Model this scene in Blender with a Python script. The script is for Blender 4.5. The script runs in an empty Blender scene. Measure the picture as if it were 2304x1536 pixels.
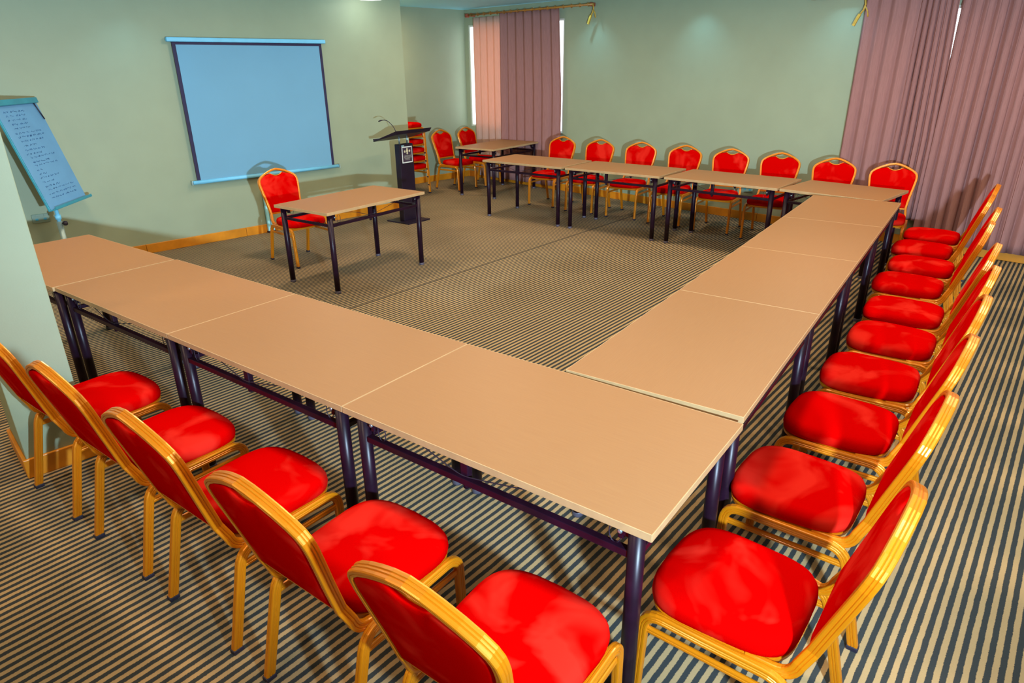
import bpy, math, random
from math import sin, cos, pi, radians
from mathutils import Vector, Matrix
random.seed(7)
C = bpy.context.scene.collection
sc = bpy.context.scene

# ------------------------------------------------------------ camera, light, exposure
CAM = (0.5579, -1.3717, 1.917)
YAW, PITCH, ROLL, F = -0.6391, 0.39586, -0.01115, 1487.5
cam = bpy.data.objects.new('camera', bpy.data.cameras.new('camera')); C.objects.link(cam)
fwd = Vector((sin(YAW)*cos(PITCH), cos(YAW)*cos(PITCH), -sin(PITCH)))
rt = Vector((cos(YAW), -sin(YAW), 0)); up = rt.cross(fwd)
r2 = rt*cos(ROLL)+up*sin(ROLL); u2 = -rt*sin(ROLL)+up*cos(ROLL)
cam.matrix_world = Matrix(((r2.x, u2.x, -fwd.x, CAM[0]), (r2.y, u2.y, -fwd.y, CAM[1]), (r2.z, u2.z, -fwd.z, CAM[2]), (0, 0, 0, 1)))
cam.data.sensor_width = 36; cam.data.lens = F/2304*36; cam.data.clip_start = .05
sc.camera = cam
sc.view_settings.view_transform = 'Standard'
try: sc.view_settings.look = 'None'
except Exception: pass
sc.view_settings.exposure = 0.0
sc.view_settings.gamma = 1.0
sc.view_settings.use_curve_mapping = False
w = bpy.data.worlds.new('world'); sc.world = w; w.use_nodes = True
w.node_tree.nodes['Background'].inputs[0].default_value = (.75, .85, 1, 1)
w.node_tree.nodes['Background'].inputs[1].default_value = .6

def lamp(name, kind, loc, energy, color, size=None, target=None, **kw):
    l = bpy.data.lights.new(name, kind); l.energy = energy; l.color = color
    if size is not None:
        if kind == 'AREA': l.shape = 'DISK'; l.size = size
        else: l.shadow_soft_size = size
    for k, v in kw.items(): setattr(l, k, v)
    o = bpy.data.objects.new(name, l); C.objects.link(o); o.location = loc
    if target is not None:
        o.rotation_euler = (Vector(target)-Vector(loc)).to_track_quat('-Z', 'Y').to_euler()
    return o

# the photographer's flash, held low to the right of the camera
FLASH = (1.13, -0.90, 1.36)
fl_ = lamp('camera_flash', 'SPOT', FLASH, 1330, (.44, .64, .80), .045, (-3.4, 4.6, 1.5), spot_size=radians(112), spot_blend=.5)
fl_.data.use_nodes = True                                            # linear falloff, added so the beam stays strong at the far walls
_n = fl_.data.node_tree.nodes; _e = _n['Emission']; _f = _n.new('ShaderNodeLightFalloff'); _f.inputs['Strength'].default_value = .25
fl_.data.node_tree.links.new(_f.outputs['Linear'], _e.inputs['Strength'])
# the warm ceiling lights (fixtures are built with the ceiling)
WARM = (1.0, .74, .50)
CEIL = 2.80
LIGHTS = [(-5.0, .6), (-2.9, .6), (-.7, .6), (1.2, .6), (-5.0, 3.0), (-2.9, 3.0), (-.7, 3.0), (1.2, 3.0), (-5.1, 5.7), (-2.9, 5.4), (-.7, 5.4), (1.2, 5.4), (-2.9, -2.1), (-.7, -2.1), (-5.0, -1.6), (-7.4, 6.2)]  # the front-row and recess ones are unseen, added to brighten those areas
for x, y in LIGHTS:
    lamp('ceiling_lamp', 'AREA', (x, y, CEIL-.045), 34, WARM, .34, (x, y, 0))

# ------------------------------------------------------------ materials
MATS = {}
def nt(name):
    m = bpy.data.materials.new(name); m.use_nodes = True; MATS[name] = m
    return m, m.node_tree.nodes, m.node_tree.links, m.node_tree.nodes['Principled BSDF']
def mat(name, col, rough=.5, metal=0., noise=0., nscale=8., bump=0., bscale=200., emit=None, spec=None, coat=0., sheen=0., strength=1.):
    m, N, L, P = nt(name)
    P.inputs['Base Color'].default_value = (*col, 1); P.inputs['Roughness'].default_value = rough; P.inputs['Metallic'].default_value = metal
    if spec is not None: P.inputs['Specular IOR Level'].default_value = spec
    if coat: P.inputs['Coat Weight'].default_value = coat; P.inputs['Coat Roughness'].default_value = .15
    if sheen: P.inputs['Sheen Weight'].default_value = sheen; P.inputs['Sheen Roughness'].default_value = .35; P.inputs['Sheen Tint'].default_value = (1, .35, .25, 1)
    if emit: P.inputs['Emission Color'].default_value = (*emit, 1); P.inputs['Emission Strength'].default_value = strength
    tc = N.new('ShaderNodeTexCoord')
    if noise:
        n = N.new('ShaderNodeTexNoise'); n.inputs['Scale'].default_value = nscale; n.inputs['Detail'].default_value = 4
        L.new(tc.outputs['Object'], n.inputs['Vector'])
        r = N.new('ShaderNodeValToRGB'); r.color_ramp.elements[0].position = .3; r.color_ramp.elements[1].position = .7
        r.color_ramp.elements[0].color = (*[c*(1-noise) for c in col], 1); r.color_ramp.elements[1].color = (*[min(1, c*(1+noise)) for c in col], 1)
        L.new(n.outputs['Fac'], r.inputs['Fac']); L.new(r.outputs['Color'], P.inputs['Base Color'])
    if bump:
        n = N.new('ShaderNodeTexNoise'); n.inputs['Scale'].default_value = bscale; L.new(tc.outputs['Object'], n.inputs['Vector'])
        b = N.new('ShaderNodeBump'); b.inputs['Strength'].default_value = bump; b.inputs['Distance'].default_value = .002
        L.new(n.outputs['Fac'], b.inputs['Height']); L.new(b.outputs['Normal'], P.inputs['Normal'])
    return m
M = {}
M['wall'] = mat('wall_paint', (.262, .308, .203), .6, noise=.03, nscale=3, bump=.15, bscale=120)
M['ceiling'] = mat('ceiling_paint', (.34, .80, .96), .7, noise=.03, nscale=2)
M['skirting'] = mat('skirting_wood', (.56, .20, .008), .38, noise=.18, nscale=6)
M['gold'] = mat('gold_anodised_frame', (.62, .196, .002), .36, .35, noise=.02, nscale=20, coat=.3)
M['black'] = mat('black_table_steel', (.013, .003, .011), .36, .1, noise=.3, nscale=14, spec=.28)
M['cap'] = mat('black_foot_plastic', (.012, .008, .022), .6, noise=.2, nscale=30)
M['clearcap'] = mat('grey_foot_plastic', (.08, .07, .10), .4, noise=.1, nscale=30)
M['chrome'] = mat('dull_steel', (.35, .45, .5), .3, .8, noise=.1, nscale=30)
M['edge'] = mat('table_edge_band', (.42, .27, .13), .5, noise=.08, nscale=20)
M['lectern'] = mat('lectern_black', (.010, .005, .016), .4, .05, noise=.2, nscale=8)
M['screenblack'] = mat('screen_border', (.012, .008, .045), .7, noise=.1, nscale=20)
M['screencase'] = mat('screen_housing', (.16, .50, .72), .5, noise=.05, nscale=10)
M['screen'] = mat('screen_fabric', (.132, .315, .46), .85, noise=.02, nscale=2, bump=.05, bscale=300)
M['paper'] = mat('flipchart_paper', (.12, .30, .50), .8, noise=.05, nscale=5)
M['boardedge'] = mat('flipchart_frame', (.03, .24, .32), .4, noise=.1, nscale=9)
M['ink'] = mat('marker_ink', (.03, .12, .28), .7, noise=.2, nscale=40)
M['pole'] = mat('flipchart_pole', (.30, .42, .42), .35, .3, noise=.1, nscale=20)
M['socket'] = mat('socket_plastic', (.17, .24, .18), .5, noise=.05, nscale=20)
M['tassel'] = mat('gold_tieback', (.50, .28, .03), .6, noise=.2, nscale=50)
M['rod'] = mat('curtain_rod_wood', (.40, .16, .02), .4, noise=.25, nscale=12)
M['bracket'] = mat('rod_bracket', (.30, .06, .03), .5, noise=.1, nscale=20)
M['lamp'] = mat('lamp_diffuser', (.8, .8, .8), .5, noise=.01, emit=(1, .93, .9), strength=3.2)
M['lampring'] = mat('lamp_ring', (.7, .7, .68), .4, noise=.03)
M['pane'] = mat('bright_pane', (.8, .85, .9), .3, noise=.01, emit=(.80, .92, 1.0), strength=2.6)
M['frame'] = mat('window_frame', (.55, .58, .5), .4, noise=.03)
M['white'] = mat('sign_white', (.70, .74, .70), .5, noise=.05, nscale=60)
M['signdark'] = mat('sign_dark', (.05, .03, .05), .4, noise=.2, nscale=60)
M['crest'] = mat('sign_crest', (.62, .55, .35), .5, noise=.25, nscale=90)
M['signtext'] = mat('sign_text_grey', (.38, .38, .32), .5, noise=.3, nscale=150)
M['paleblue'] = mat('pale_blue_paint', (.30, .66, .74), .35, noise=.08, nscale=12)

def tabletop():
    m, N, L, P = nt('tabletop_laminate')
    tc = N.new('ShaderNodeTexCoord'); mp = N.new('ShaderNodeMapping'); mp.inputs['Scale'].default_value = (2, 60, 10)
    n = N.new('ShaderNodeTexNoise'); n.inputs['Scale'].default_value = 4; n.inputs['Detail'].default_value = 6
    L.new(tc.outputs['Object'], mp.inputs['Vector']); L.new(mp.outputs['Vector'], n.inputs['Vector'])
    r = N.new('ShaderNodeValToRGB'); r.color_ramp.elements[0].position = .25; r.color_ramp.elements[1].position = .75
    r.color_ramp.elements[0].color = (.272, .133, .053, 1); r.color_ramp.elements[1].color = (.300, .150, .060, 1)
    L.new(n.outputs['Fac'], r.inputs['Fac']); L.new(r.outputs['Color'], P.inputs['Base Color'])
    P.inputs['Roughness'].default_value = .5; P.inputs['Specular IOR Level'].default_value = .2
    return m
M['top'] = tabletop()

def velvet():
    m, N, L, P = nt('red_velour')
    tc = N.new('ShaderNodeTexCoord'); oi = N.new('ShaderNodeObjectInfo')
    ad = N.new('ShaderNodeVectorMath'); ad.operation = 'ADD'
    L.new(tc.outputs['Object'], ad.inputs[0]); L.new(oi.outputs['Location'], ad.inputs[1])
    n = N.new('ShaderNodeTexNoise'); n.inputs['Scale'].default_value = 4.2; n.inputs['Detail'].default_value = 3; n.inputs['Distortion'].default_value = .6
    L.new(ad.outputs[0], n.inputs['Vector'])
    r = N.new('ShaderNodeValToRGB'); r.color_ramp.elements[0].position = .50; r.color_ramp.elements[1].position = .64
    r.color_ramp.elements[0].color = (.45, .0004, .0004, 1); r.color_ramp.elements[1].color = (.55, .016, .009, 1)  # paler noise patches paint the velour's sheen under the flash into the colour
    L.new(n.outputs['Fac'], r.inputs['Fac']); L.new(r.outputs['Color'], P.inputs['Base Color'])
    P.inputs['Roughness'].default_value = .8; P.inputs['Specular IOR Level'].default_value = .0
    n2 = N.new('ShaderNodeTexNoise'); n2.inputs['Scale'].default_value = 500; L.new(tc.outputs['Object'], n2.inputs['Vector'])
    b = N.new('ShaderNodeBump'); b.inputs['Strength'].default_value = .2; b.inputs['Distance'].default_value = .001
    L.new(n2.outputs['Fac'], b.inputs['Height']); L.new(b.outputs['Normal'], P.inputs['Normal'])
    return m
M['red'] = velvet()

def carpet():
    m, N, L, P = nt('striped_carpet')
    tc = N.new('ShaderNodeTexCoord'); sp = N.new('ShaderNodeSeparateXYZ'); L.new(tc.outputs['Object'], sp.inputs[0])
    def math_(op, a, b=None):
        k = N.new('ShaderNodeMath'); k.operation = op
        for i, v in enumerate((a, b)):
            if v is None: continue
            if isinstance(v, (int, float)): k.inputs[i].default_value = v
            else: L.new(v, k.inputs[i])
        return k.outputs[0]
    # wobble of the woven lines
    wn = N.new('ShaderNodeTexNoise'); wn.inputs['Scale'].default_value = 18; wn.inputs['Detail'].default_value = 3; L.new(tc.outputs['Object'], wn.inputs['Vector'])
    wob = math_('MULTIPLY', math_('SUBTRACT', wn.outputs['Fac'], .5), .005)
    u = math_('ADD', math_('SUBTRACT', sp.outputs['X'], math_('MULTIPLY', sp.outputs['Y'], .0625)), wob)
    s = math_('SINE', math_('MULTIPLY', u, 2*pi/.0375))
    fn = N.new('ShaderNodeTexNoise'); fn.inputs['Scale'].default_value = 160; fn.inputs['Detail'].default_value = 3; L.new(tc.outputs['Object'], fn.inputs['Vector'])
    s2 = math_('ADD', s, math_('MULTIPLY', math_('SUBTRACT', fn.outputs['Fac'], .5), .9))
    r = N.new('ShaderNodeValToRGB'); e = r.color_ramp.elements
    mr = N.new('ShaderNodeMapRange'); mr.inputs[1].default_value = -1.2; mr.inputs[2].default_value = 1.2; L.new(s2, mr.inputs[0])
    e[0].position = .44; e[0].color = (.036, .041, .042, 1); e[1].position = .58; e[1].color = (.375, .262, .130, 1)
    L.new(mr.outputs[0], r.inputs['Fac'])
    # pile mottling and light worn specks
    n3 = N.new('ShaderNodeTexNoise'); n3.inputs['Scale'].default_value = 1.3; n3.inputs['Detail'].default_value = 5; L.new(tc.outputs['Object'], n3.inputs['Vector'])
    r3 = N.new('ShaderNodeValToRGB'); r3.color_ramp.elements[0].position = .35; r3.color_ramp.elements[0].color = (.86, .86, .86, 1); r3.color_ramp.elements[1].position = .7; r3.color_ramp.elements[1].color = (1.08, 1.08, 1.08, 1)
    L.new(n3.outputs['Fac'], r3.inputs['Fac'])
    mx = N.new('ShaderNodeMixRGB'); mx.blend_type = 'MULTIPLY'; mx.inputs[0].default_value = 1; L.new(r.outputs['Color'], mx.inputs[1]); L.new(r3.outputs['Color'], mx.inputs[2])
    # seams between carpet rolls
    us = math_('SUBTRACT', sp.outputs['X'], math_('MULTIPLY', sp.outputs['Y'], .0625))
    seam = math_('LESS_THAN', math_('ABSOLUTE', math_('ADD', us, 3.885)), .011)
    mx2 = N.new('ShaderNodeMixRGB'); L.new(math_('MULTIPLY', seam, .75), mx2.inputs[0]); L.new(mx.outputs[0], mx2.inputs[1]); mx2.inputs[2].default_value = (.06, .05, .035, 1)
    L.new(mx2.outputs[0], P.inputs['Base Color'])
    P.inputs['Roughness'].default_value = .95; P.inputs['Specular IOR Level'].default_value = .08
    b = N.new('ShaderNodeBump'); b.inputs['Strength'].default_value = .35; b.inputs['Distance'].default_value = .003
    L.new(fn.outputs['Fac'], b.inputs['Height']); L.new(b.outputs['Normal'], P.inputs['Normal'])
    return m
M['carpet'] = carpet()

def cloth(name, col, trans):
    m, N, L, P = nt(name)
    out = N['Material Output']; P.inputs['Roughness'].default_value = .8; P.inputs['Specular IOR Level'].default_value = .15
    tc = N.new('ShaderNodeTexCoord'); mp = N.new('ShaderNodeMapping'); mp.inputs['Scale'].default_value = (60, 60, 3)
    n = N.new('ShaderNodeTexNoise'); n.inputs['Scale'].default_value = 3; n.inputs['Detail'].default_value = 4
    L.new(tc.outputs['Object'], mp.inputs[0]); L.new(mp.outputs[0], n.inputs['Vector'])
    r = N.new('ShaderNodeValToRGB'); r.color_ramp.elements[0].position = .3; r.color_ramp.elements[1].position = .7
    r.color_ramp.elements[0].color = (*[c*.88 for c in col], 1); r.color_ramp.elements[1].color = (*[c*1.1 for c in col], 1)
    L.new(n.outputs['Fac'], r.inputs[0]); L.new(r.outputs[0], P.inputs['Base Color'])
    t = N.new('ShaderNodeBsdfTranslucent'); t.inputs[0].default_value = (col[0]*1.3, col[1]*.9, col[2]*.7, 1)
    mx = N.new('ShaderNodeMixShader'); mx.inputs[0].default_value = trans
    L.new(P.outputs[0], mx.inputs[1]); L.new(t.outputs[0], mx.inputs[2]); L.new(mx.outputs[0], out.inputs[0])
    return m
M['curtain'] = cloth('mauve_curtain', (.295, .145, .135), .05)
M['sheer'] = cloth('thin_pink_curtain', (.60, .44, .37), .42)

# ------------------------------------------------------------ mesh helpers
class MB:
    def __init__(s): s.v = []; s.f = []; s.m = []; s.s = []
    def add(s, vs, fs, mi=0, smooth=False, mtx=None):
        o = len(s.v)
        s.v += [tuple(mtx @ Vector(v)) if mtx else tuple(v) for v in vs]
        for f in fs: s.f.append(tuple(i+o for i in f)); s.m.append(mi); s.s.append(smooth)
        return s
    def box(s, c, d, mi=0, bev=0., mtx=None):
        x, y, z = d[0]/2, d[1]/2, d[2]/2
        if bev <= 0:
            vs = [(c[0]+a*x, c[1]+b*y, c[2]+e*z) for e in (-1, 1) for b in (-1, 1) for a in (-1, 1)]
            return s.add(vs, [(0, 2, 3, 1), (4, 5, 7, 6), (0, 1, 5, 4), (2, 6, 7, 3), (0, 4, 6, 2), (1, 3, 7, 5)], mi, False, mtx)
        import bmesh
        bm = bmesh.new(); bmesh.ops.create_cube(bm, size=1, matrix=Matrix.Translation(c) @ Matrix.Diagonal((*d, 1)))
        bmesh.ops.bevel(bm, geom=bm.edges[:], offset=bev, segments=2, affect='EDGES', profile=.5)
        bm.verts.ensure_lookup_table(); vs = [v.co[:] for v in bm.verts]; fs = [tuple(v.index for v in f.verts) for f in bm.faces]; bm.free()
        return s.add(vs, fs, mi, False, mtx)
    def sweep(s, path, prof, side, mi=0, smooth=False, closed=False, cap=True):
        # prof: list of (a along side, b along normal); side: fixed Vector or list per point
        P = [Vector(q) for q in path]; n = len(P); k = len(prof); vs = []; fs = []
        for i, q in enumerate(P):
            if closed: t = P[(i+1) % n]-P[i-1]
            else: t = P[min(i+1, n-1)]-P[max(i-1, 0)]
            t.normalize(); sd = Vector(side[i] if isinstance(side, list) else side)
            sd = (sd-t*sd.dot(t)).normalized(); nr = t.cross(sd)
            sc_ = 1.
            if 0 < i < n-1 or closed:
                a = (P[i]-P[i-1]).normalized(); c = a.dot(t); sc_ = 1/max(.7, c)
            vs += [q+sd*a_+nr*b_*sc_ for a_, b_ in prof]
        m = n if closed else n-1
        for i in range(m):
            for j in range(k):
                a, b = i*k+j, i*k+(j+1) % k; c, d = ((i+1) % n)*k+(j+1) % k, ((i+1) % n)*k+j
                fs.append((a, b, c, d))
        if cap and not closed: fs += [tuple(range(k))[::-1], tuple(range((n-1)*k, n*k))]
        return s.add(vs, fs, mi, smooth)
    def tube(s, path, r, seg=8, mi=0, closed=False):
        t0 = (Vector(path[1])-Vector(path[0])).normalized()
        sd = Vector((0, 0, 1)) if abs(t0.z) < .9 else Vector((1, 0, 0))
        return s.sweep(path, [(r*cos(2*pi*j/seg), r*sin(2*pi*j/seg)) for j in range(seg)], sd, mi, True, closed)
    def lathe(s, prof, seg=24, mi=0, mtx=None, smooth=True):
        vs = []; fs = []; n = len(prof)
        for r, z in prof:
            vs += [(r*cos(2*pi*j/seg), r*sin(2*pi*j/seg), z) for j in range(seg)]
        for i in range(n-1):
            for j in range(seg): fs.append((i*seg+j, i*seg+(j+1) % seg, (i+1)*seg+(j+1) % seg, (i+1)*seg+j))
        fs += [tuple(range(seg))[::-1], tuple(range((n-1)*seg, n*seg))]
        return s.add(vs, fs, mi, smooth, mtx)
    def build(s, name, mats, parent=None, recalc=True):
        me = bpy.data.meshes.new(name); me.from_pydata(s.v, [], s.f)
        for m in (mats if isinstance(mats, (list, tuple)) else [mats]): me.materials.append(m)
        for p, mi, sm in zip(me.polygons, s.m, s.s): p.material_index = mi; p.use_smooth = sm
        if recalc:
            import bmesh
            bm = bmesh.new(); bm.from_mesh(me); bmesh.ops.recalc_face_normals(bm, faces=bm.faces); bm.to_mesh(me); bm.free()
        me.update(); o = bpy.data.objects.new(name, me); C.objects.link(o)
        if parent: o.parent = parent
        return o
def tag(o, label=None, cat=None, group=None, kind=None):
    for k, v in (('label', label), ('category', cat), ('group', group), ('kind', kind)):
        if v: o[k] = v
    return o
def empty(name, loc=(0, 0, 0), rz=0., **kw):
    o = bpy.data.objects.new(name, None); C.objects.link(o); o.location = loc; o.rotation_euler = (0, 0, rz); o.empty_display_size = .1
    return tag(o, **kw)
def copy_tree(o, parent=None):
    c = o.copy(); C.objects.link(c)
    if parent: c.parent = parent
    for ch in [q for q in bpy.data.objects if q.parent == o]: copy_tree(ch, c)
    return c
def arc(pts, rad, seg=5):
    # polyline with rounded corners
    P = [Vector(p) for p in pts]; out = [P[0]]
    for i in range(1, len(P)-1):
        a, b, c = P[i-1], P[i], P[i+1]; d1 = (a-b); d2 = (c-b); r = rad[i-1] if isinstance(rad, (list, tuple)) else rad
        l = min(r, d1.length*.49, d2.length*.49); p0 = b+d1.normalized()*l; p1 = b+d2.normalized()*l
        for k in range(seg+1):
            t = k/seg; out.append(p0*(1-t)**2+b*2*t*(1-t)+p1*t*t)
    out.append(P[-1]); return out

# ------------------------------------------------------------ room shell
RX = Vector((.986, -.165, 0)); RY = Vector((.165, .986, 0))          # the room stands ~9.5 deg askew to the tables
def quadwall(a, b, z0, z1, thick, name, m, kind='structure', holes=()):
    # vertical slab from a to b (2D), front face on the a-b line, thickness behind (to the left of a->b)
    a = Vector((a[0], a[1], 0)); b = Vector((b[0], b[1], 0)); d = (b-a); L = d.length; d.normalize(); n = Vector((-d.y, d.x, 0))
    us = sorted({0, L, *[h[0] for h in holes], *[h[1] for h in holes]}); zs = sorted({z0, z1, *[h[2] for h in holes], *[h[3] for h in holes]})
    mb = MB(); mtx = Matrix(((d.x, n.x, 0, a.x), (d.y, n.y, 0, a.y), (0, 0, 1, 0), (0, 0, 0, 1)))
    for i in range(len(us)-1):
        for j in range(len(zs)-1):
            uc, zc = (us[i]+us[i+1])/2, (zs[j]+zs[j+1])/2
            if any(h[0] < uc < h[1] and h[2] < zc < h[3] for h in holes): continue
            mb.box((uc, thick/2, zc), (us[i+1]-us[i], thick, zs[j+1]-zs[j]), mtx=mtx)
    o = mb.build(name, m); tag(o, kind=kind); o['_m'] = 0; del o['_m']
    return o, mtx
def P2(p, u, axis): return (p[0]+axis.x*u, p[1]+axis.y*u)
S0 = (-6.93, 2.86)
S_a = P2(S0, -6.6, RY); S_b = P2(S0, 2.84, RY)                        # screen wall (left)
B0 = (-2.38, 7.50)
# back wall: from recess corner to the right
R0 = (-7.86, 7.1)
# corner of recess wall and back wall
def meet(p, d, q, e):
    den = d.x*e.y-d.y*e.x; t = ((q[0]-p[0])*e.y-(q[1]-p[1])*e.x)/den; return (p[0]+d.x*t, p[1]+d.y*t)
RB = meet(R0, RY, B0, RX)
RS = meet(S_b, RX, R0, RY)
B_r = P2(B0, 5.2, RX)
fl = MB(); fl.add([(-9.5, -5.5, 0), (4.5, -5.5, 0), (4.5, 9.5, 0), (-9.5, 9.5, 0)], [(0, 1, 2, 3)])
floor = fl.build('floor', M['carpet'], recalc=False); tag(floor, kind='structure')
ce = MB(); ce.box((-2.5, 2, CEIL+.05), (14, 15, .1)); tag(ce.build('ceiling', M['ceiling']), kind='structure')
# thickness goes to the left of a->b; walls are wound so that the room is on the right
quadwall(S_a, S_b, 0, CEIL, .12, 'wall_left', M['wall'])
quadwall(P2(S_b, -.12, RX), RS, 0, CEIL, .12, 'wall_return', M['wall'])
quadwall(RS, RB, 0, CEIL, .12, 'wall_recess', M['wall'])
Lb = (Vector(B_r)-Vector(RB)).length
def ub(x): return (x-RB[0])/RX.x
W1 = (ub(-7.55), ub(-5.35), .90, 2.56); W2 = (ub(-.85), ub(1.35), .95, 2.42)
_, bm_ = quadwall(RB, B_r, 0, CEIL, .16, 'wall_back', M['wall'], holes=(W1, W2))
quadwall(B_r, P2(B_r, -12.5, RY), 0, CEIL, .12, 'wall_right', M['wall'])
quadwall(P2(B_r, -12.3, RY), P2(S_a, -.3, RX), 0, CEIL, .12, 'wall_front', M['wall'])
# windows
for i, h in enumerate((W1, W2)):
    cu, cz, wu, wz = (h[0]+h[1])/2, (h[2]+h[3])/2, h[1]-h[0], h[3]-h[2]
    r = empty('window_%d' % (i+1), kind='structure'); r.matrix_world = bm_ @ Matrix.Translation((cu, .035, cz))
    f = MB(); t = .03
    for sx in (-1, 1): f.box((sx*(wu/2-t/2), 0, 0), (t, .05, wz), bev=.004)
    for sz in (-1, 1): f.box((0, 0, sz*(wz/2-t/2)), (wu-2*t, .05, t), bev=.004)
    f.box((0, 0, 0), (t, .045, wz-2*t)); f.build('window_frame', M['frame'], r)
    g = MB(); g.box((0, .012, 0), (wu-2*t+.01, .008, wz-2*t+.01)); g.build('window_pane', M['pane'], r)
# skirting boards
def skirt(a, b, name, h=.105, t=.018):
    a3 = Vector((a[0], a[1], 0)); b3 = Vector((b[0], b[1], 0)); d = (b3-a3).normalized(); n = Vector((d.y, -d.x, 0)); L = (b3-a3).length
    mtx = Matrix(((d.x, n.x, 0, a3.x), (d.y, n.y, 0, a3.y), (0, 0, 1, 0), (0, 0, 0, 1)))
    mb = MB(); x = 0
    while x < L:                                                      # boards of 2.2 m with fine joints
        e = min(L, x+1.15); mb.box(((x+e)/2, t/2, h/2), (e-x-.003, t, h), bev=.004, mtx=mtx); x = e
    tag(mb.build(name, M['skirting']), kind='structure')
skirt(S_a, S_b, 'baseboard_left'); skirt(RS, RB, 'baseboard_recess'); skirt(RB, P2(B0, ub(.9)-ub(B0[0])+0, RX), 'baseboard_back')
eb = MB(); bp = P2(B0, ub(.9)-ub(B0[0]), RX); eb.box((0, 0, .075), (.05, .07, .15), bev=.006)
o = eb.build('trim_1', M['skirting']); o.location = (bp[0]+.01, bp[1]-.03, 0); o.rotation_euler = (0, 0, radians(-9.5)); tag(o, kind='structure')
# column at the left edge
cA = Vector((-3.13, -.54, 0)); mtx = Matrix(((RX.x, RY.x, 0, cA.x), (RX.y, RY.y, 0, cA.y), (0, 0, 1, 0), (0, 0, 0, 1)))
mb = MB(); mb.box((-.21, .145, CEIL/2), (.42, .29, CEIL), bev=.004, mtx=mtx); tag(mb.build('wall_pillar', M['wall']), kind='structure')
mb = MB()
mb.box((.009, .145, .0525), (.018, .326, .105), bev=.004, mtx=mtx); mb.box((-.21, -.009, .0525), (.44, .018, .105), bev=.004, mtx=mtx)
mb.box((-.21, .299, .0525), (.44, .018, .105), bev=.004, mtx=mtx)
tag(mb.build('baseboard_pillar', M['skirting']), kind='structure')

# ceiling fixtures
def fixture(x, y, label, r=.17, drop=.04):
    e = empty('ceiling_light', (x, y, CEIL), label=label, cat='ceiling light', group='round ceiling lights')
    a = MB(); a.lathe([(r+.02, 0), (r+.02, -.02), (r, -drop*.7)]); a.build('ring', M['lampring'], e)
    return e
for i, (x, y) in enumerate(LIGHTS):
    fixture(x, y, 'round warm ceiling light over the room, unseen, placed for ambient light')
e = empty('ceiling_light', (-6.23, 4.93, CEIL), label='round white dome ceiling light above the lectern, at the top edge of the photo', cat='ceiling light')
a = MB(); a.lathe([(.27, 0), (.27, -.03), (.24, -.04)], 32); a.build('ring', M['lampring'], e)
a = MB(); a.lathe([(.24, -.035), (.245, -.07), (.22, -.105), (.15, -.122), (.05, -.128), (.001, -.128)], 32); a.build('diffuser', M['lamp'], e)
lamp('dome_lamp', 'POINT', (-6.2, 4.93, CEIL-.19), 3.0, (.75, 1, .95), .05)
# cool downlights that wash the walls
def downlight(x, y, label, en=26):
    e = empty('downlight', (x, y, CEIL), label=label, cat='downlight', group='recessed downlights along the walls')
    a = MB(); a.lathe([(.05, 0), (.05, -.008), (.036, -.010)], 20); a.build('ring', M['lampring'], e)
    a = MB(); a.lathe([(.034, -.004), (.034, -.0095), (.001, -.0095)], 20); a.build('bulb', M['lamp'], e)
    lamp('downlight_lamp', 'SPOT', (x, y, CEIL-.02), en, (.30, .70, 1.0), .03, (x, y, 0), spot_size=radians(100), spot_blend=.9)
for x, lb in ((-4.75, 'downlight washing the back wall beside the curtain rod end'), (-3.0, 'downlight washing the middle of the back wall'), (-1.25, 'downlight washing the back wall beside the right curtain')):
    q = P2(B0, ub(x)-ub(B0[0]), RX); downlight(q[0]-RY.x*.30, q[1]-RY.y*.30, lb)
for u, lb in ((-.6, 'downlight washing the left wall above the projection screen'), (-2.4, 'downlight washing the left wall above the flipchart')):
    q = P2(S0, u, RY); downlight(q[0]+RX.x*.40, q[1]+RX.y*.40, lb, 20)

# ------------------------------------------------------------ curtains, rods
def curtain(name, x0, x1, ztop, zbot, folds, amp, off, m, label, taper=(0, 0, 1), seed=0):
    # runs along the back wall; x0,x1 world x at wall; off = distance in front of the wall
    rnd = random.Random(seed); u0, u1 = ub(x0), ub(x1); nu, nz = folds*10, 26
    ph = [rnd.uniform(-.5, .5) for _ in range(folds+2)]; am = [rnd.uniform(.6, 1.25) for _ in range(folds+2)]
    vs = []; fs = []
    for j in range(nz+1):
        t = j/nz; z = ztop+(zbot-ztop)*t
        a0 = u0; a1 = u1-taper[1]*max(0, 1-t*taper[2])
        for i in range(nu+1):
            s = i/nu; k = s*folds; kk = int(min(folds, k)); fr = k-kk
            A = am[kk]*(1-fr)+am[kk+1]*fr; p = ph[kk]*(1-fr)+ph[kk+1]*fr
            d = amp*A*(.75+.5*t)*(sin(2*pi*k+p)+.25*sin(4*pi*k+2*p+t*1.5))
            uu = a0+(a1-a0)*s+.25*amp*sin(4*pi*k+p+t)
            vs.append(Vector((uu, -(off+d), z+.006*sin(2*pi*k)*(1 if j == nz else 0))))
    w_ = nu+1
    for j in range(nz):
        for i in range(nu): fs.append((j*w_+i, j*w_+i+1, (j+1)*w_+i+1, (j+1)*w_+i))
    mid = Vector(((u0+u1)/2, -off, 0)); vs = [v-mid for v in vs]
    mb = MB(); mb.add(vs, fs, 0, True); o = mb.build(name, m)
    o.matrix_world = bm_ @ Matrix.Translation(mid)
    sm = o.modifiers.new('thickness', 'SOLIDIFY'); sm.thickness = .003
    tag(o, label=label, cat='curtain'); return o
curtain('curtain', -7.34, -6.66, 2.66, .06, 4, .024, .075, M['sheer'], 'thin pink back-lit curtain at the left of the back corner window', seed=3)
curtain('curtain', -6.68, -5.33, 2.70, .06, 7, .028, .075, M['curtain'], 'mauve curtain at the back corner window, right of the thin pink one', seed=5, taper=(0, .07, 2.2))
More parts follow.
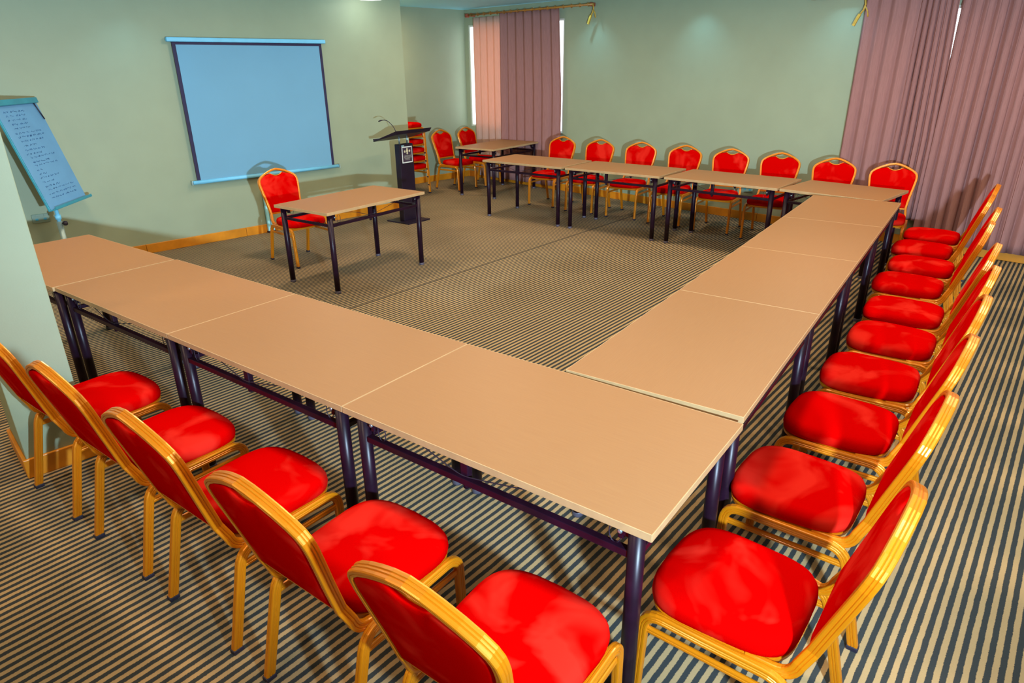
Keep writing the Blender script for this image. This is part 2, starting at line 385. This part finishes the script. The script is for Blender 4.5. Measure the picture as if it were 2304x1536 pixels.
curtain('curtain', -1.05, -.50, 2.72, .30, 4, .024, .11, M['curtain'], 'flat mauve curtain panel hanging at the left end of the right-hand drapes', seed=11)
curtain('curtain', -.52, -.13, 2.72, .30, 6, .030, .11, M['curtain'], 'tightly bunched mauve curtain beside the bright gap, behind the corner chair', seed=12, taper=(0, .075, 1.5))
curtain('curtain', -.165, .64, 2.72, .10, 8, .035, .11, M['curtain'], 'mauve curtain right of the bright gap, marked by the chair shadows', seed=13)
curtain('curtain', .63, 1.75, 2.72, .10, 9, .035, .11, M['curtain'], 'mauve curtain at the right edge of the photo above the wooden skirting', seed=14)
def rod(x0, x1, z, label, zl=None, finial=True):
    e = empty('curtain_rod', label=label, cat='curtain rod'); u0, u1 = ub(x0), ub(x1); e.matrix_world = bm_ @ Matrix.Translation(((u0+u1)/2, -.10, z)); h = (u1-u0)/2
    a = MB(); a.tube([(-h, 0, 0), (h, 0, 0)], .014, 12); a.build('rod', M['rod'], e)
    for s in (-1, 1):
        a = MB(); a.box((s*(h-.06), .045, 0), (.03, .09, .05), bev=.004); a.build('bracket', M['bracket'], e)
    a = MB(); a.box((-h-.03, 0, -.005), (.06, .06, .06), bev=.008) if finial else a.lathe([(.001, -.02), (.02, 0), (.001, .02)], 12, mtx=Matrix.Translation((-h-.01, 0, 0)))
    a.build('finial', M['bracket'], e)
    n = int((u1-u0)/.16)
    for k in range(n):
        x = -h+.08+k*.16; a = MB(); a.tube([(x, .024*cos(t*pi/6), .024*sin(t*pi/6)) for t in range(12)], .004, 6, closed=True); a.build('ring', M['rod'], e)
    return e
rod(-7.42, -4.72, 2.705, 'gold wooden curtain rod over the back corner window')
rod(-1.58, 1.8, 2.585, 'gold wooden curtain rod over the right-hand drapes, at the top edge')
def tieback(x, z, label, side=1):
    e = empty('curtain_tieback', label=label, cat='tieback', group='gold tiebacks hanging from the rods'); e.matrix_world = bm_ @ Matrix.Translation((ub(x), -.12, z))
    a = MB(); a.tube([(.0, 0, .0), (.012, 0, -.05), (.0, 0, -.10), (-.035*side, 0, -.15)], .009, 8); a.build('cord', M['tassel'], e)
    a = MB(); a.sweep([(-.03*side, 0, -.14), (-.055*side, 0, -.19), (-.08*side, 0, -.25)], [(.010, .014), (-.010, .014), (-.010, -.014), (.010, -.014)], (0, 1, 0)); a.build('tassel', M['tassel'], e)
    a = MB(); a.tube([(.012, 0, -.07), (.04, 0, -.11), (.055, 0, -.17)], .008, 8); a.build('loose_end', M['tassel'], e)
tieback(-4.72, 2.70, 'gold tieback dangling from the right end of the corner window rod')
tieback(-1.06, 2.52, 'gold tieback dangling at the left edge of the right-hand drapes')

# ------------------------------------------------------------ projection screen on the left wall
e = empty('projection_screen', label='wide pull-down projection screen with black border hung on the left wall', cat='projection screen')
sm_ = Matrix(((RY.x, RX.x, 0, S0[0]), (RY.y, RX.y, 0, S0[1]), (0, 0, 1, 0), (0, 0, 0, 1)))     # u along wall, v out of wall, z
e.matrix_world = sm_ @ Matrix.Translation((.70, .03, 0)) 
a = MB(); a.box((0, .03, 2.205), (1.86, .06, .045), bev=.01); a.build('housing', M['screencase'], e)
a = MB(); a.box((0, .03, 1.455), (1.76, .004, 1.46)); a.build('border', M['screenblack'], e)
a = MB(); a.box((0, .0335, 1.445), (1.685, .004, 1.42)); a.build('screen_fabric', M['screen'], e)
a = MB(); a.tube([(-.93, .034, .715), (.93, .034, .715)], .022, 12); a.build('bottom_bar', M['screencase'], e)
for s in (-1, 1):
    a = MB(); a.box((s*.945, .034, .715), (.012, .05, .05), bev=.003); a.build('end_cap', M['pole'], e)

# wall sockets
def socket(mtx, label):
    e = empty('wall_socket', label=label, cat='socket'); e.matrix_world = mtx
    a = MB(); a.box((0, .006, 0), (.15, .012, .088), bev=.004); a.build('plate', M['socket'], e)
    for s in (-1, 1):
        a = MB(); a.box((s*.035, .0125, -.008), (.026, .004, .022)); a.build('outlet', M['boardedge'], e)
        a = MB(); a.box((s*.035, .0135, .028), (.012, .006, .016)); a.build('switch', M['socket'], e)
u = (Vector((-7.22, 1.14))-Vector(S0)).dot(Vector((RY.x, RY.y)))
socket(sm_ @ Matrix.Translation((u, 0, .54)), 'double wall socket on the left wall beneath the flipchart')
socket(bm_ @ Matrix.Translation((ub(-2.15), 0, .40)) @ Matrix.Scale(-1, 4, (0, 1, 0)), 'pale double wall socket on the back wall, seen under the far table row')

# ------------------------------------------------------------ flipchart
e = empty('flipchart', label='leaning blue-white flipchart covered in handwriting, half hidden by the pillar', cat='flipchart')
o_ = Vector((-6.887, 1.485, .728)); d_ = Vector((cos(-.819), sin(-.819), 0)); n_ = Vector((-d_.y, d_.x, 0)); t_ = -.253
u_ = Vector((n_.x*sin(t_), n_.y*sin(t_), cos(t_))); nn = d_.cross(u_); nn = nn if nn.dot(n_) > 0 else -nn
base = o_+d_*.3475; e.matrix_world = Matrix.Translation((base.x, base.y, 0))
loc = Matrix.Translation((-base.x, -base.y, 0)) @ Matrix(((d_.x, nn.x, u_.x, o_.x), (d_.y, nn.y, u_.y, o_.y), (d_.z, nn.z, u_.z, o_.z), (0, 0, 0, 1)))
a = MB(); a.box((.3475, -.012, .488), (.695, .02, .976), bev=.004, mtx=loc); a.build('board', M['boardedge'], e)
pp = MB(); pp.box((.3475, .001, .475), (.672, .004, .93), mtx=loc); paper = pp.build('paper', M['paper'], e)
a = MB(); a.box((.3475, .016, .955), (.66, .035, .05), bev=.006, mtx=loc); a.build('paper_clamp', M['boardedge'], e)
a = MB(); a.box((.3475, .025, .004), (.695, .06, .012), bev=.003, mtx=loc); a.box((.3475, .052, .014), (.695, .008, .022), mtx=loc); a.build('pen_tray', M['boardedge'], e)
ink = MB(); rnd = random.Random(4)
for row in range(22):
    z = .88-row*.037+rnd.uniform(-.004, .004); x = .60-rnd.uniform(0, .04); xe = x-rnd.uniform(.18, .46)
    if row in (14, 15): xe = x-.08
    while x > xe:
        wl = rnd.uniform(.02, .07); pts = []
        for k in range(9): pts.append(loc @ Vector((x-wl*k/8, .0042, z+rnd.uniform(-.008, .008))))
        ink.tube(pts, .0011 if row % 3 else .0017, 4); x -= wl+rnd.uniform(.01, .03)
ink.build('handwriting', M['ink'], e)
a = MB(); a.tube([loc @ Vector((.08, .014, .93)), loc @ Vector((.04, .016, .78))], .006, 8); a.build('marker_cord', M['cap'], e)
pc = Vector((d_.x*.17-nn.x*.05, d_.y*.17-nn.y*.05, 0))                 # one height-adjustable column on a round foot
a = MB(); a.tube([pc+Vector((0, 0, .02)), pc+Vector((0, 0, .60))], .024, 14); a.build('column', M['pole'], e)
a = MB(); a.tube([pc+Vector((0, 0, .56)), pc+Vector((0, 0, .80)), loc @ Vector((.5175-.0, -.022, .22))], .017, 12); a.tube([pc+Vector((0, 0, .62)), pc+Vector((0, 0, .66))], .026, 14); a.build('inner_column', M['screencase'], e)
a = MB(); a.lathe([(.24, 0), (.24, .018), (.20, .03), (.03, .045), (.026, .06)], 28, mtx=Matrix.Translation(pc)); a.build('base', M['pole'], e)
kn = pc+Vector((.032, .035, .58))
a = MB(); a.lathe([(.001, -.02), (.018, -.016), (.023, 0), (.018, .016), (.001, .02)], 14, mtx=Matrix.Translation(kn) @ Matrix.Rotation(pi/2, 4, 'X')); a.tube([pc+Vector((0, 0, .58)), kn], .007, 8); a.build('knob', M['cap'], e)

# ------------------------------------------------------------ lectern
e = empty('lectern', (-5.83, 4.92, 0), label='slim black lectern with slanted top, gooseneck microphone and framed sign', cat='lectern')
a = MB(); a.box((0, 0, .008), (.41, .40, .016), bev=.003); a.build('base_plate', M['lectern'], e)
a = MB(); a.box((0, .005, .505), (.09, .245, .98), bev=.006); a.build('post', M['lectern'], e)
a = MB()
for y in (-.07, .07): a.tube([(0, y, .99), (0, y, 1.10)], .010, 8)
a.build('neck', M['chrome'], e)
sl = math.atan2(.125, .40); tm = Matrix.Translation((.005, .0, 1.105)) @ Matrix.Rotation(-sl, 4, 'Y')
a = MB(); a.add([(-.22, -.32, -.004), (.19, -.30, -.024), (.19, .30, -.024), (-.22, .32, -.004), (-.22, -.32, .006), (.22, -.32, .012), (.22, .32, .012), (-.22, .32, .006)], [(0, 3, 2, 1), (4, 5, 6, 7), (0, 1, 5, 4), (1, 2, 6, 5), (2, 3, 7, 6), (3, 0, 4, 7)], mtx=tm)
a.box((-.215, 0, .018), (.012, .64, .022), bev=.003, mtx=tm); a.build('reading_top', M['lectern'], e)
a = MB(); a.tube(arc([tm @ Vector((.12, -.22, .01)), tm @ Vector((.10, -.22, .10)), tm @ Vector((.03, -.24, .20)), tm @ Vector((-.06, -.26, .215))], .06, 4), .0045, 8); mc = a.build('microphone', M['cap'], e)
a = MB(); a.tube([tm @ Vector((-.04, -.255, .213)), tm @ Vector((-.085, -.265, .212))], .0075, 10); a.build('capsule', M['cap'], mc)
sg = MB(); sg.box((.047, .010, .862), (.004, .185, .205), bev=.001); sign = sg.build('sign', M['white'], e)
a = MB(); a.box((.0495, .010, .862), (.002, .162, .178)); a.build('sign_panel', M['signdark'], sign)
a = MB()
for y, z, r in ((.010, .930, .014), (.010, .905, .018), (-.032, .903, .015), (.052, .907, .015), (.010, .878, .014)):
    a.lathe([(r, 0), (r*.95, .0012), (r*.5, .002), (.0005, .0022)], 14, mtx=Matrix.Translation((.0505, y, z)) @ Matrix.Rotation(pi/2, 4, 'Y'))
a.build('crest', M['crest'], sign)
a = MB()
for k, (z, w_) in enumerate(((.850, .13), (.838, .12), (.826, .13), (.814, .10), (.800, .07))):
    x = -w_/2
    while x < w_/2:
        l = random.uniform(.008, .02); a.box((.0509, .010+x+l/2, z), (.0008, l, .0055)); x += l+.005
a.box((.0509, -.055, .975), (.0008, .03, .010))
a.build('sign_lines', M['signtext'], sign)
a = MB(); a.box((.0465, -.06, .975), (.003, .045, .014)); a.build('small_plate', M['paleblue'], e)

# pale blue posts behind the front chair
e = empty('stand_post', (-6.80, 3.46, 0), label='narrow pale blue stand with black feet leaning at the left wall behind the front chair', cat='stand')
for s in (-1, 1):
    a = MB(); a.box((.0, s*.027, .27), (.03, .036, .50), bev=.005); a.build('upright', M['paleblue'], e)
    a = MB(); a.box((.0, s*.027, .012), (.045, .05, .024), bev=.004); a.build('foot', M['cap'], e)
a = MB(); a.box((0, 0, .50), (.022, .09, .03), bev=.004); a.build('crossbar', M['paleblue'], e)

# ------------------------------------------------------------ tables
def make_table(L, W, name='banquet_table'):
    # local: length along x (0..L) , width along y (0..W), origin at corner on the floor; empty sits at the centre
    e = empty('folding_table')
    X, Y = L/2, W/2
    a = MB(); a.box((0, 0, .7385), (L-.004, W-.004, .023), 0, bev=.0015); top = a.build('tabletop', M['top'], e)
    a = MB()
    for sx in (-1, 1): a.box((sx*(X-.001), 0, .737), (.0035, W-.002, .0255), 0, bev=.001)
    for sy in (-1, 1): a.box((0, sy*(Y-.001), .737), (L-.002, .0035, .0255), 0, bev=.001)
    a.build('edge_band', M['edge'], top)
    ins = .045; inx = .062
    for sx in (-1, 1):
        for sy in (-1, 1):
            a = MB(); x, y = sx*(X-inx), sy*(Y-ins)
            a.tube([(x, y, .012), (x, y, .727)], .0255, 16); lg = a.build('leg', M['black'], e)
            a = MB(); a.lathe([(.0265, .0), (.0275, .006), (.0265, .02), (.0258, .024)], 16, mtx=Matrix.Translation((x, y, 0))); a.build('foot_cap', M['clearcap'], lg)
            a = MB(); a.box((x-sx*.035, y, .70), (.05, .012, .05), bev=.002); a.box((x-sx*.05, y-sy*.01, .69), (.018, .03, .06), bev=.003); b_ = a.build('bracket', M['black'], lg)
            a = MB(); a.lathe([(.008, 0), (.008, .006), (.004, .008)], 10, mtx=Matrix.Translation((x-sx*.05, y+sy*.007, .69)) @ Matrix.Rotation(-sy*pi/2, 4, 'X')); a.build('bolt', M['chrome'], b_)
    for sy in (-1, 1):
        a = MB(); a.box((0, sy*(Y-ins), .622), (L-2*inx-.04, .025, .025), bev=.002); a.build('side_rail', M['black'], e)
        a = MB(); a.box((-.06*L, sy*(Y-ins-.012), .664), (.034, .026, .125), bev=.004); a.tube([(-.06*L, sy*(Y-ins-.012), .61), (-.06*L, sy*(Y-ins-.012), .585)], .012, 8); a.build('latch', M['black'], e)
        # thin steel stay wire that loops over the rail
        wy = sy*(Y-ins+.006); m0 = -.06*L
        pts = [(-X+.12, wy, .725), (m0-.22, wy, .705), (m0-.05, wy, .650), (m0, wy, .640), (m0+.06, wy, .650), (m0+.20, wy, .678), (X-.30 if sy < 0 else X-.15, wy, .725)]
        a = MB(); a.tube(arc(pts, .05, 3), .0022, 6)
        lx = -X+.16; a.tube([(lx+.02*cos(t*pi/6), wy+.003, .672+.036*sin(t*pi/6)) for t in range(12)], .0018, 6, closed=True)
        lx = X-.13; a.tube([(lx+.02*cos(t*pi/6), wy+.003, .672+.034*sin(t*pi/6)) for t in range(12)], .0018, 6, closed=True)
        a.build('stay_wire', M['cap'], e)
    for sx in (-1, 1):
        a = MB(); a.box((sx*(X-inx), 0, .622), (.022, W-2*ins-.04, .022), bev=.002); a.build('end_rail', M['black'], e)
        a = MB()
        for sy in (-1, 1): a.tube([(sx*(X-inx), sy*(Y-ins-.02), .70), (sx*(X-inx-.20), sy*(Y-.22), .716)], .009, 8)
        a.tube([(sx*(X-inx-.20), -(Y-.20), .716), (sx*(X-inx-.20), Y-.20, .716)], .009, 8)
        a.build('fold_brace', M['black'], e)
    return e
TAB = {}
def table(x, y, ang, L, W, label, group=None):
    # x,y: corner; ang: direction of the length axis; width axis is 90 deg to the left
    key = (round(L, 3), round(W, 3))
    if key in TAB: t = copy_tree(TAB[key])
    else: t = make_table(L, W); TAB[key] = t
    c, s = cos(ang), sin(ang)
    t.location = (x+c*L/2-s*W/2, y+s*L/2+c*W/2, 0); t.rotation_euler = (0, 0, ang)
    for k in ('group',):
        if k in t.keys(): del t[k]
    tag(t, label=label, cat='table', group=group)
    return t
LT, WT = 1.2553, .7325
G_A, G_B, G_C = 'tables of the near row', 'tables of the right-hand row', 'tables of the far row'
table(-LT, 0, 0, LT, WT, 'light wood folding table at the near corner, closest to the camera', G_A)
table(-2*LT-.003, 0, 0, LT, WT, 'folding table in the near row, second from the near corner', G_A)
table(-3*LT-.006, 0, 0, LT, WT, 'folding table in the near row, third from the near corner', G_A)
table(-4*LT-.020, -.01, 0, LT, WT, 'folding table at the far left end of the near row, cut by the pillar', G_A)
ab = pi/2+.0325
bx, by = -.0139, .7795
LB = 1.132
def along(d): return (bx+cos(ab)*d, by+sin(ab)*d)
table(bx, by, ab, LT, WT, 'folding table in the right-hand row, nearest to the corner table', G_B)
for k, lb in enumerate(('second folding table of the right-hand row from the near corner', 'third folding table of the right-hand row from the near corner', 'last folding table of the right-hand row, touching the far row')):
    q = along(LT+.003+k*(LB+.002)); table(q[0], q[1], ab, LB, WT, lb, G_B)
ccx, ccy, ca = -5.1698, 5.7172, -.0181
for k, lb in enumerate(('folding table at the left end of the far row', 'folding table in the far row, second from its left end', 'folding table in the far row, third from its left end')):
    d = k*(LT+.061); table(ccx+cos(ca)*d, ccy+sin(ca)*d, ca-(.042 if k == 2 else 0), LT, WT, lb, G_C)
table(-1.262, 5.592, -.165, .955, WT, 'folding table filling the far right corner of the far row', G_C)
table(-4.1233, 2.261, 1.5926, LT, WT, 'single folding table standing alone in front of the projection screen')
table(-5.7676, 6.7243, 1.6017, LT, WT, 'single folding table in the back corner before the mauve curtains')

# ------------------------------------------------------------ chairs
def flute(a, b, g=.0022, na=1, nb=2):
    # rectangle a (side dir) x b (normal dir) with rounded corners and shallow grooves
    h, k, r = a/2, b/2, .005; pts = []
    def edge(p0, p1, nrm, n):
        out = []
        for i in range(n):
            c = (i+1)/(n+1); 
            for dt, dep in ((-.09, 0), (0, g), (.09, 0)):
                t = c+dt; out.append((p0[0]+(p1[0]-p0[0])*t-nrm[0]*dep, p0[1]+(p1[1]-p0[1])*t-nrm[1]*dep))
        return out
    pts += [(h, -k+r)]+edge((h, -k+r), (h, k-r), (1, 0), nb)+[(h, k-r), (h-.0015, k-.0015), (h-r, k)]
    pts += edge((h-r, k), (-h+r, k), (0, 1), na)+[(-h+r, k), (-h+.0015, k-.0015), (-h, k-r)]
    pts += edge((-h, k-r), (-h, -k+r), (-1, 0), nb)+[(-h, -k+r), (-h+.0015, -k+.0015), (-h+r, -k)]
    pts += edge((-h+r, -k), (h-r, -k), (0, -1), na)+[(h-r, -k), (h-.0015, -k+.0015)]
    return pts
def seat_outline(n=40, k=1.):
    pts = []
    for i in range(n):
        t = 2*pi*i/n; c, s = cos(t), sin(t); e = 2/4.0
        x = abs(c)**e*(1 if c >= 0 else -1); y = abs(s)**e*(1 if s >= 0 else -1)
        wx = .213+.012*y; pts.append((x*wx*k, y*.212*k+(.018*(1-x*x) if y > 0 else .008*(x*x-1)*0)*k))
    return pts
def back_half(z):
    # half width of the back frame centre line by height
    tab = [(.42, .185), (.50, .178), (.60, .188), (.70, .204), (.78, .215), (.815, .214), (.838, .204), (.868, .168), (.892, .120), (.910, .074), (.921, .037), (.926, 0)]
    for (z0, w0), (z1, w1) in zip(tab, tab[1:]):
        if z0 <= z <= z1: return w0+(w1-w0)*(z-z0)/(z1-z0)
    return 0
def back_y(z): return -.243-(z-.44)*.30 if z > .44 else -.243
def make_chair():
    e = empty('banquet_chair')
    # seat cushion
    prof = [(.93, .405), (.985, .412), (1., .428), (.992, .446), (.955, .461), (.86, .470), (.6, .477), (.3, .480)]
    vs = []; fs = []; n = 40
    for k, z in prof: vs += [(x, y, z) for x, y in seat_outline(n, k)]
    vs.append((0, 0, .481)); vs.append((0, 0, .405))
    for i in range(len(prof)-1):
        for j in range(n): fs.append((i*n+j, i*n+(j+1) % n, (i+1)*n+(j+1) % n, (i+1)*n+j))
    b = (len(prof)-1)*n
    for j in range(n): fs.append((b+j, b+(j+1) % n, len(vs)-2)); fs.append((j, (j+1) % n, len(vs)-1))
    a = MB(); a.add(vs, fs, 0, True); a.build('seat', M['red'], e)
    vs = []; fs = []; pr = [(.95, .388), (.975, .390), (.985, .404), (.93, .407)]
    for k, z in pr: vs += [(x, y, z) for x, y in seat_outline(n, k)]
    for i in range(3):
        for j in range(n): fs.append((i*n+j, i*n+(j+1) % n, (i+1)*n+(j+1) % n, (i+1)*n+j))
    fs.append(tuple(range(n))); fs.append(tuple(range(3*n, 4*n)))
    a = MB(); a.add(vs, fs); a.build('seat_pan', M['gold'], e)
    # side frames: two legs meeting in the side rail
    for s in (-1, 1):
        prf = flute(.024, .034)
        top_z = .388
        f_path = arc([(s*.208, .215, .012), (s*.212, .200, top_z), (s*.214, .02, top_z)], [.062], 6)
        r_path = arc([(s*.214, .02, top_z), (s*.212, -.215, top_z), (s*.216, -.305, .012)], [.062], 6)
        a = MB(); a.sweep(f_path, prf, (1, 0, 0)); lg = a.build('leg', M['gold'], e)
        a = MB(); a.box((s*.208, .215, .009), (.029, .039, .018), bev=.003); a.build('foot_cap', M['cap'], lg)
        a = MB(); a.sweep(r_path, prf, (1, 0, 0)); lg = a.build('leg', M['gold'], e)
        a = MB(); a.box((s*.216, -.305, .009), (.029, .039, .018), bev=.003); a.build('foot_cap', M['cap'], lg)
        a = MB(); a.sweep([(s*.211, .195, .325), (s*.212, -.225, .325)], flute(.014, .024, .001, 1, 1), (1, 0, 0)); a.build('stretcher', M['gold'], e)
    # cross bars beneath the seat
    a = MB()
    for y in (.14, -.17): a.box((0, y, .379), (.41, .022, .016), bev=.002)
    a.build('cross_bar', M['gold'], e)
    # back frame: one bent tube, from the side rails up and over the crown
    half = []
    for z in (.46, .50, .56, .62, .68, .74, .775, .80, .82, .84, .862, .885, .905, .918): half.append((back_half(z), back_y(z), z))
    lower = arc([(.192, -.10, .392), (.190, -.225, .392), (.186, back_y(.46)-.0, .50)], [.07], 6)[:-1]
    rightp = [Vector(p) for p in lower]+[Vector(p) for p in half[1:]]
    crown = [Vector((0, back_y(.926), .926))]
    leftp = [Vector((-p.x, p.y, p.z)) for p in reversed(rightp)]
    path = rightp+crown+leftp
    # the profile's wide side runs front to back of the chair, square to the tube
    sides = []
    for i, q in enumerate(path):
        sides.append(Vector((1, 0, 0)) if False else None)
    prf = flute(.021, .036)
    n = len(path); P = path; vs = []; fs = []; K = len(prf)
    for i, q in enumerate(P):
        t = (P[min(i+1, n-1)]-P[max(i-1, 0)]).normalized()
        bn = Vector((0, -.30, 1)).normalized(); back_n = Vector((0, 1, .30)).normalized()    # normal of the back plane
        lat = t.cross(back_n)
        if lat.length < .35:                                                                # lower bend: lateral stays along x
            lat = Vector((1, 0, 0))*(-1 if i < n/2 else 1)
        w_ = max(0, min(1, (q.z-.47)/.06)); latx = Vector((1 if q.x > 0 else -1, 0, 0))
        lt = t.cross(back_n).normalized() if t.cross(back_n).length > 1e-3 else latx
        if q.x < 0 and lt.dot(latx) < 0 and q.z < .8: lt = -lt
        if q.x > 0 and lt.dot(latx) < 0 and q.z < .8: lt = -lt
        if q.z >= .8:
            outv = Vector((q.x, 0, q.z-.70)).normalized()
            if lt.dot(outv) < 0: lt = -lt
        lat = (latx*(1-w_)+lt*w_).normalized(); lat = (lat-t*lat.dot(t)).normalized(); dep = t.cross(lat)
        if dep.dot(back_n) < 0 and q.z > .47: dep = -dep
        if q.z <= .47 and dep.dot(Vector((0, .7, .7))) < 0: dep = -dep
        vs += [q+lat*a_+dep*b_ for a_, b_ in prf]
    for i in range(n-1):
        for j in range(K): fs.append((i*K+j, i*K+(j+1) % K, (i+1)*K+(j+1) % K, (i+1)*K+j))
    fs += [tuple(range(K)), tuple(range((n-1)*K, n*K))]
    a = MB(); a.add(vs, fs, 0, False); a.build('back_frame', M['gold'], e)
    # upholstered panel with the notch of the grab hole at its top
    def outline():
        zb = .505; pts = []
        zz = [zb, .56, .62, .68, .74, .78, .80, .82, .84, .855, .87]
        for z in zz: pts.append((back_half(z)-.008, z))
        pts += [(.118, .877), (.095, .884), (.076, .886), (.062, .882), (.050, .873), (.034, .864), (.017, .860), (0, .859)]
        return pts
    half_o = outline(); ring = half_o+[(-x, z) for x, z in reversed(half_o[:-1])]
    N_ = len(ring)
    cx, cz = 0, .70; vs = []; fs = []
    for dy, k in ((-.012, 1.0), (-.016, .97), (-.019, .90), (-.021, .6), (.012, 1.0), (.018, .97), (.023, .90), (.027, .6)):
        for x, z in ring:
            X_, Z_ = cx+(x-cx)*k, cz+(z-cz)*k; vs.append((X_, back_y(Z_)+dy, Z_))
    for s0 in (0, 4):
        for r_ in range(3):
            for j in range(N_): a0 = (s0+r_)*N_; fs.append((a0+j, a0+(j+1) % N_, a0+N_+(j+1) % N_, a0+N_+j))
        c_ = len(vs); vs.append((cx, back_y(cz)+(-.022 if s0 == 0 else .028), cz))
        for j in range(N_): a0 = (s0+3)*N_; fs.append((a0+j, a0+(j+1) % N_, c_))
    for j in range(N_): fs.append((j, (j+1) % N_, 4*N_+(j+1) % N_, 4*N_+j))
    a = MB(); a.add(vs, fs, 0, True); a.build('backrest', M['red'], e)
    # lip of the grab hole and the lower cross rail
    a = MB(); a.tube([(.080, back_y(.890), .891), (.060, back_y(.882), .884), (.044, back_y(.87), .874), (.018, back_y(.863), .865), (0, back_y(.862), .864), (-.018, back_y(.863), .865), (-.044, back_y(.87), .874), (-.060, back_y(.882), .884), (-.080, back_y(.890), .891)], .005, 6); a.build('handle_rim', M['gold'], e)
    a = MB(); a.box((0, back_y(.497), .497), (.345, .020, .018), bev=.003); a.build('lower_rail', M['gold'], e)
    return e
proto = make_chair(); used = [False]
def chair(x, y, rz, label, group, z=0.):
    c = copy_tree(proto) if used[0] else proto; used[0] = True
    c.location = (x, y, z); c.rotation_euler = (0, 0, rz); tag(c, label=label, cat='chair', group=group); return c
GA = 'red chairs along the near table row'; GB = 'red chairs along the right-hand table row'; GC = 'red chairs along the back wall'
base_ = 'red gold-framed chair, '
for x, y, rz, lb in ((-.262, -.255, 0, 'nearest of the near row, cut by the bottom edge'), (-.875, -.25, 0, 'second nearest in the near row, seen from behind'),
                     (-1.50, -.25, 0, 'middle one of the near row, seen from behind'), (-2.13, -.25, 0, 'fourth from the camera in the near row'),
                     (-2.78, -.25, 0, 'farthest of the near row, right in front of the pillar')):
    chair(x, y, rz, base_+lb, GA)
BL = [(.165, .30), (.18, .955), (.20, 1.575), (.215, 2.16), (.225, 2.75), (.21, 3.31), (.15, 3.95), (.165, 4.53), (.105, 5.10), (.115, 5.69)]
ordn = ['nearest to the camera', 'second from the camera', 'third from the camera', 'fourth from the camera', 'fifth from the camera', 'sixth from the camera', 'seventh from the camera', 'eighth from the camera', 'ninth from the camera', 'farthest, before the drapes']
for (x, y), lb in zip(BL, ordn):
    chair(x, y, pi/2+random.uniform(-.03, .03), base_+'right-hand row, '+lb, GB)
CL = [(-4.886, 6.915, pi), (-4.20, 6.832, pi+.01), (-3.545, 6.815, pi+.04), (-2.886, 6.744, pi+.02), (-2.25, 6.678, pi+.05), (-1.631, 6.60, pi+.05), (-1.0, 6.42, pi+.05), (-.40, 6.30, pi+.05)]
cl = ['leftmost along the back wall, beside the mauve curtain', 'second from the left along the back wall', 'third from the left along the back wall', 'fourth from the left along the back wall',
      'fifth from the left along the back wall', 'sixth from the left along the back wall', 'seventh from the left along the back wall, next to the drapes', 'rightmost along the back wall, behind the far table corner']
for (x, y, r), lb in zip(CL, cl): chair(x, y, r, base_+lb, GC)
chair(-5.344, 2.858, -1.69, 'red banquet chair with gold frame behind the single table, before the screen', None)
chair(-6.90, 7.20, -1.62, 'red banquet chair left of the back corner table, nearest to the stacked chairs', 'red chairs at the back corner table')
chair(-6.84, 7.80, -1.57, 'red banquet chair behind the back corner table, beside the window', 'red chairs at the back corner table')
st = ['bottom chair of the red stack in the recess behind the lectern', 'second chair up in the red stack behind the lectern', 'third chair up in the red stack behind the lectern', 'fourth chair up in the red stack behind the lectern', 'fifth chair up in the red stack behind the lectern', 'top chair of the red stack in the recess behind the lectern']
for k in range(6):
    chair(-7.24-.010*k, 6.42, -1.62, st[k], 'red chairs stacked in the recess', .125*k)
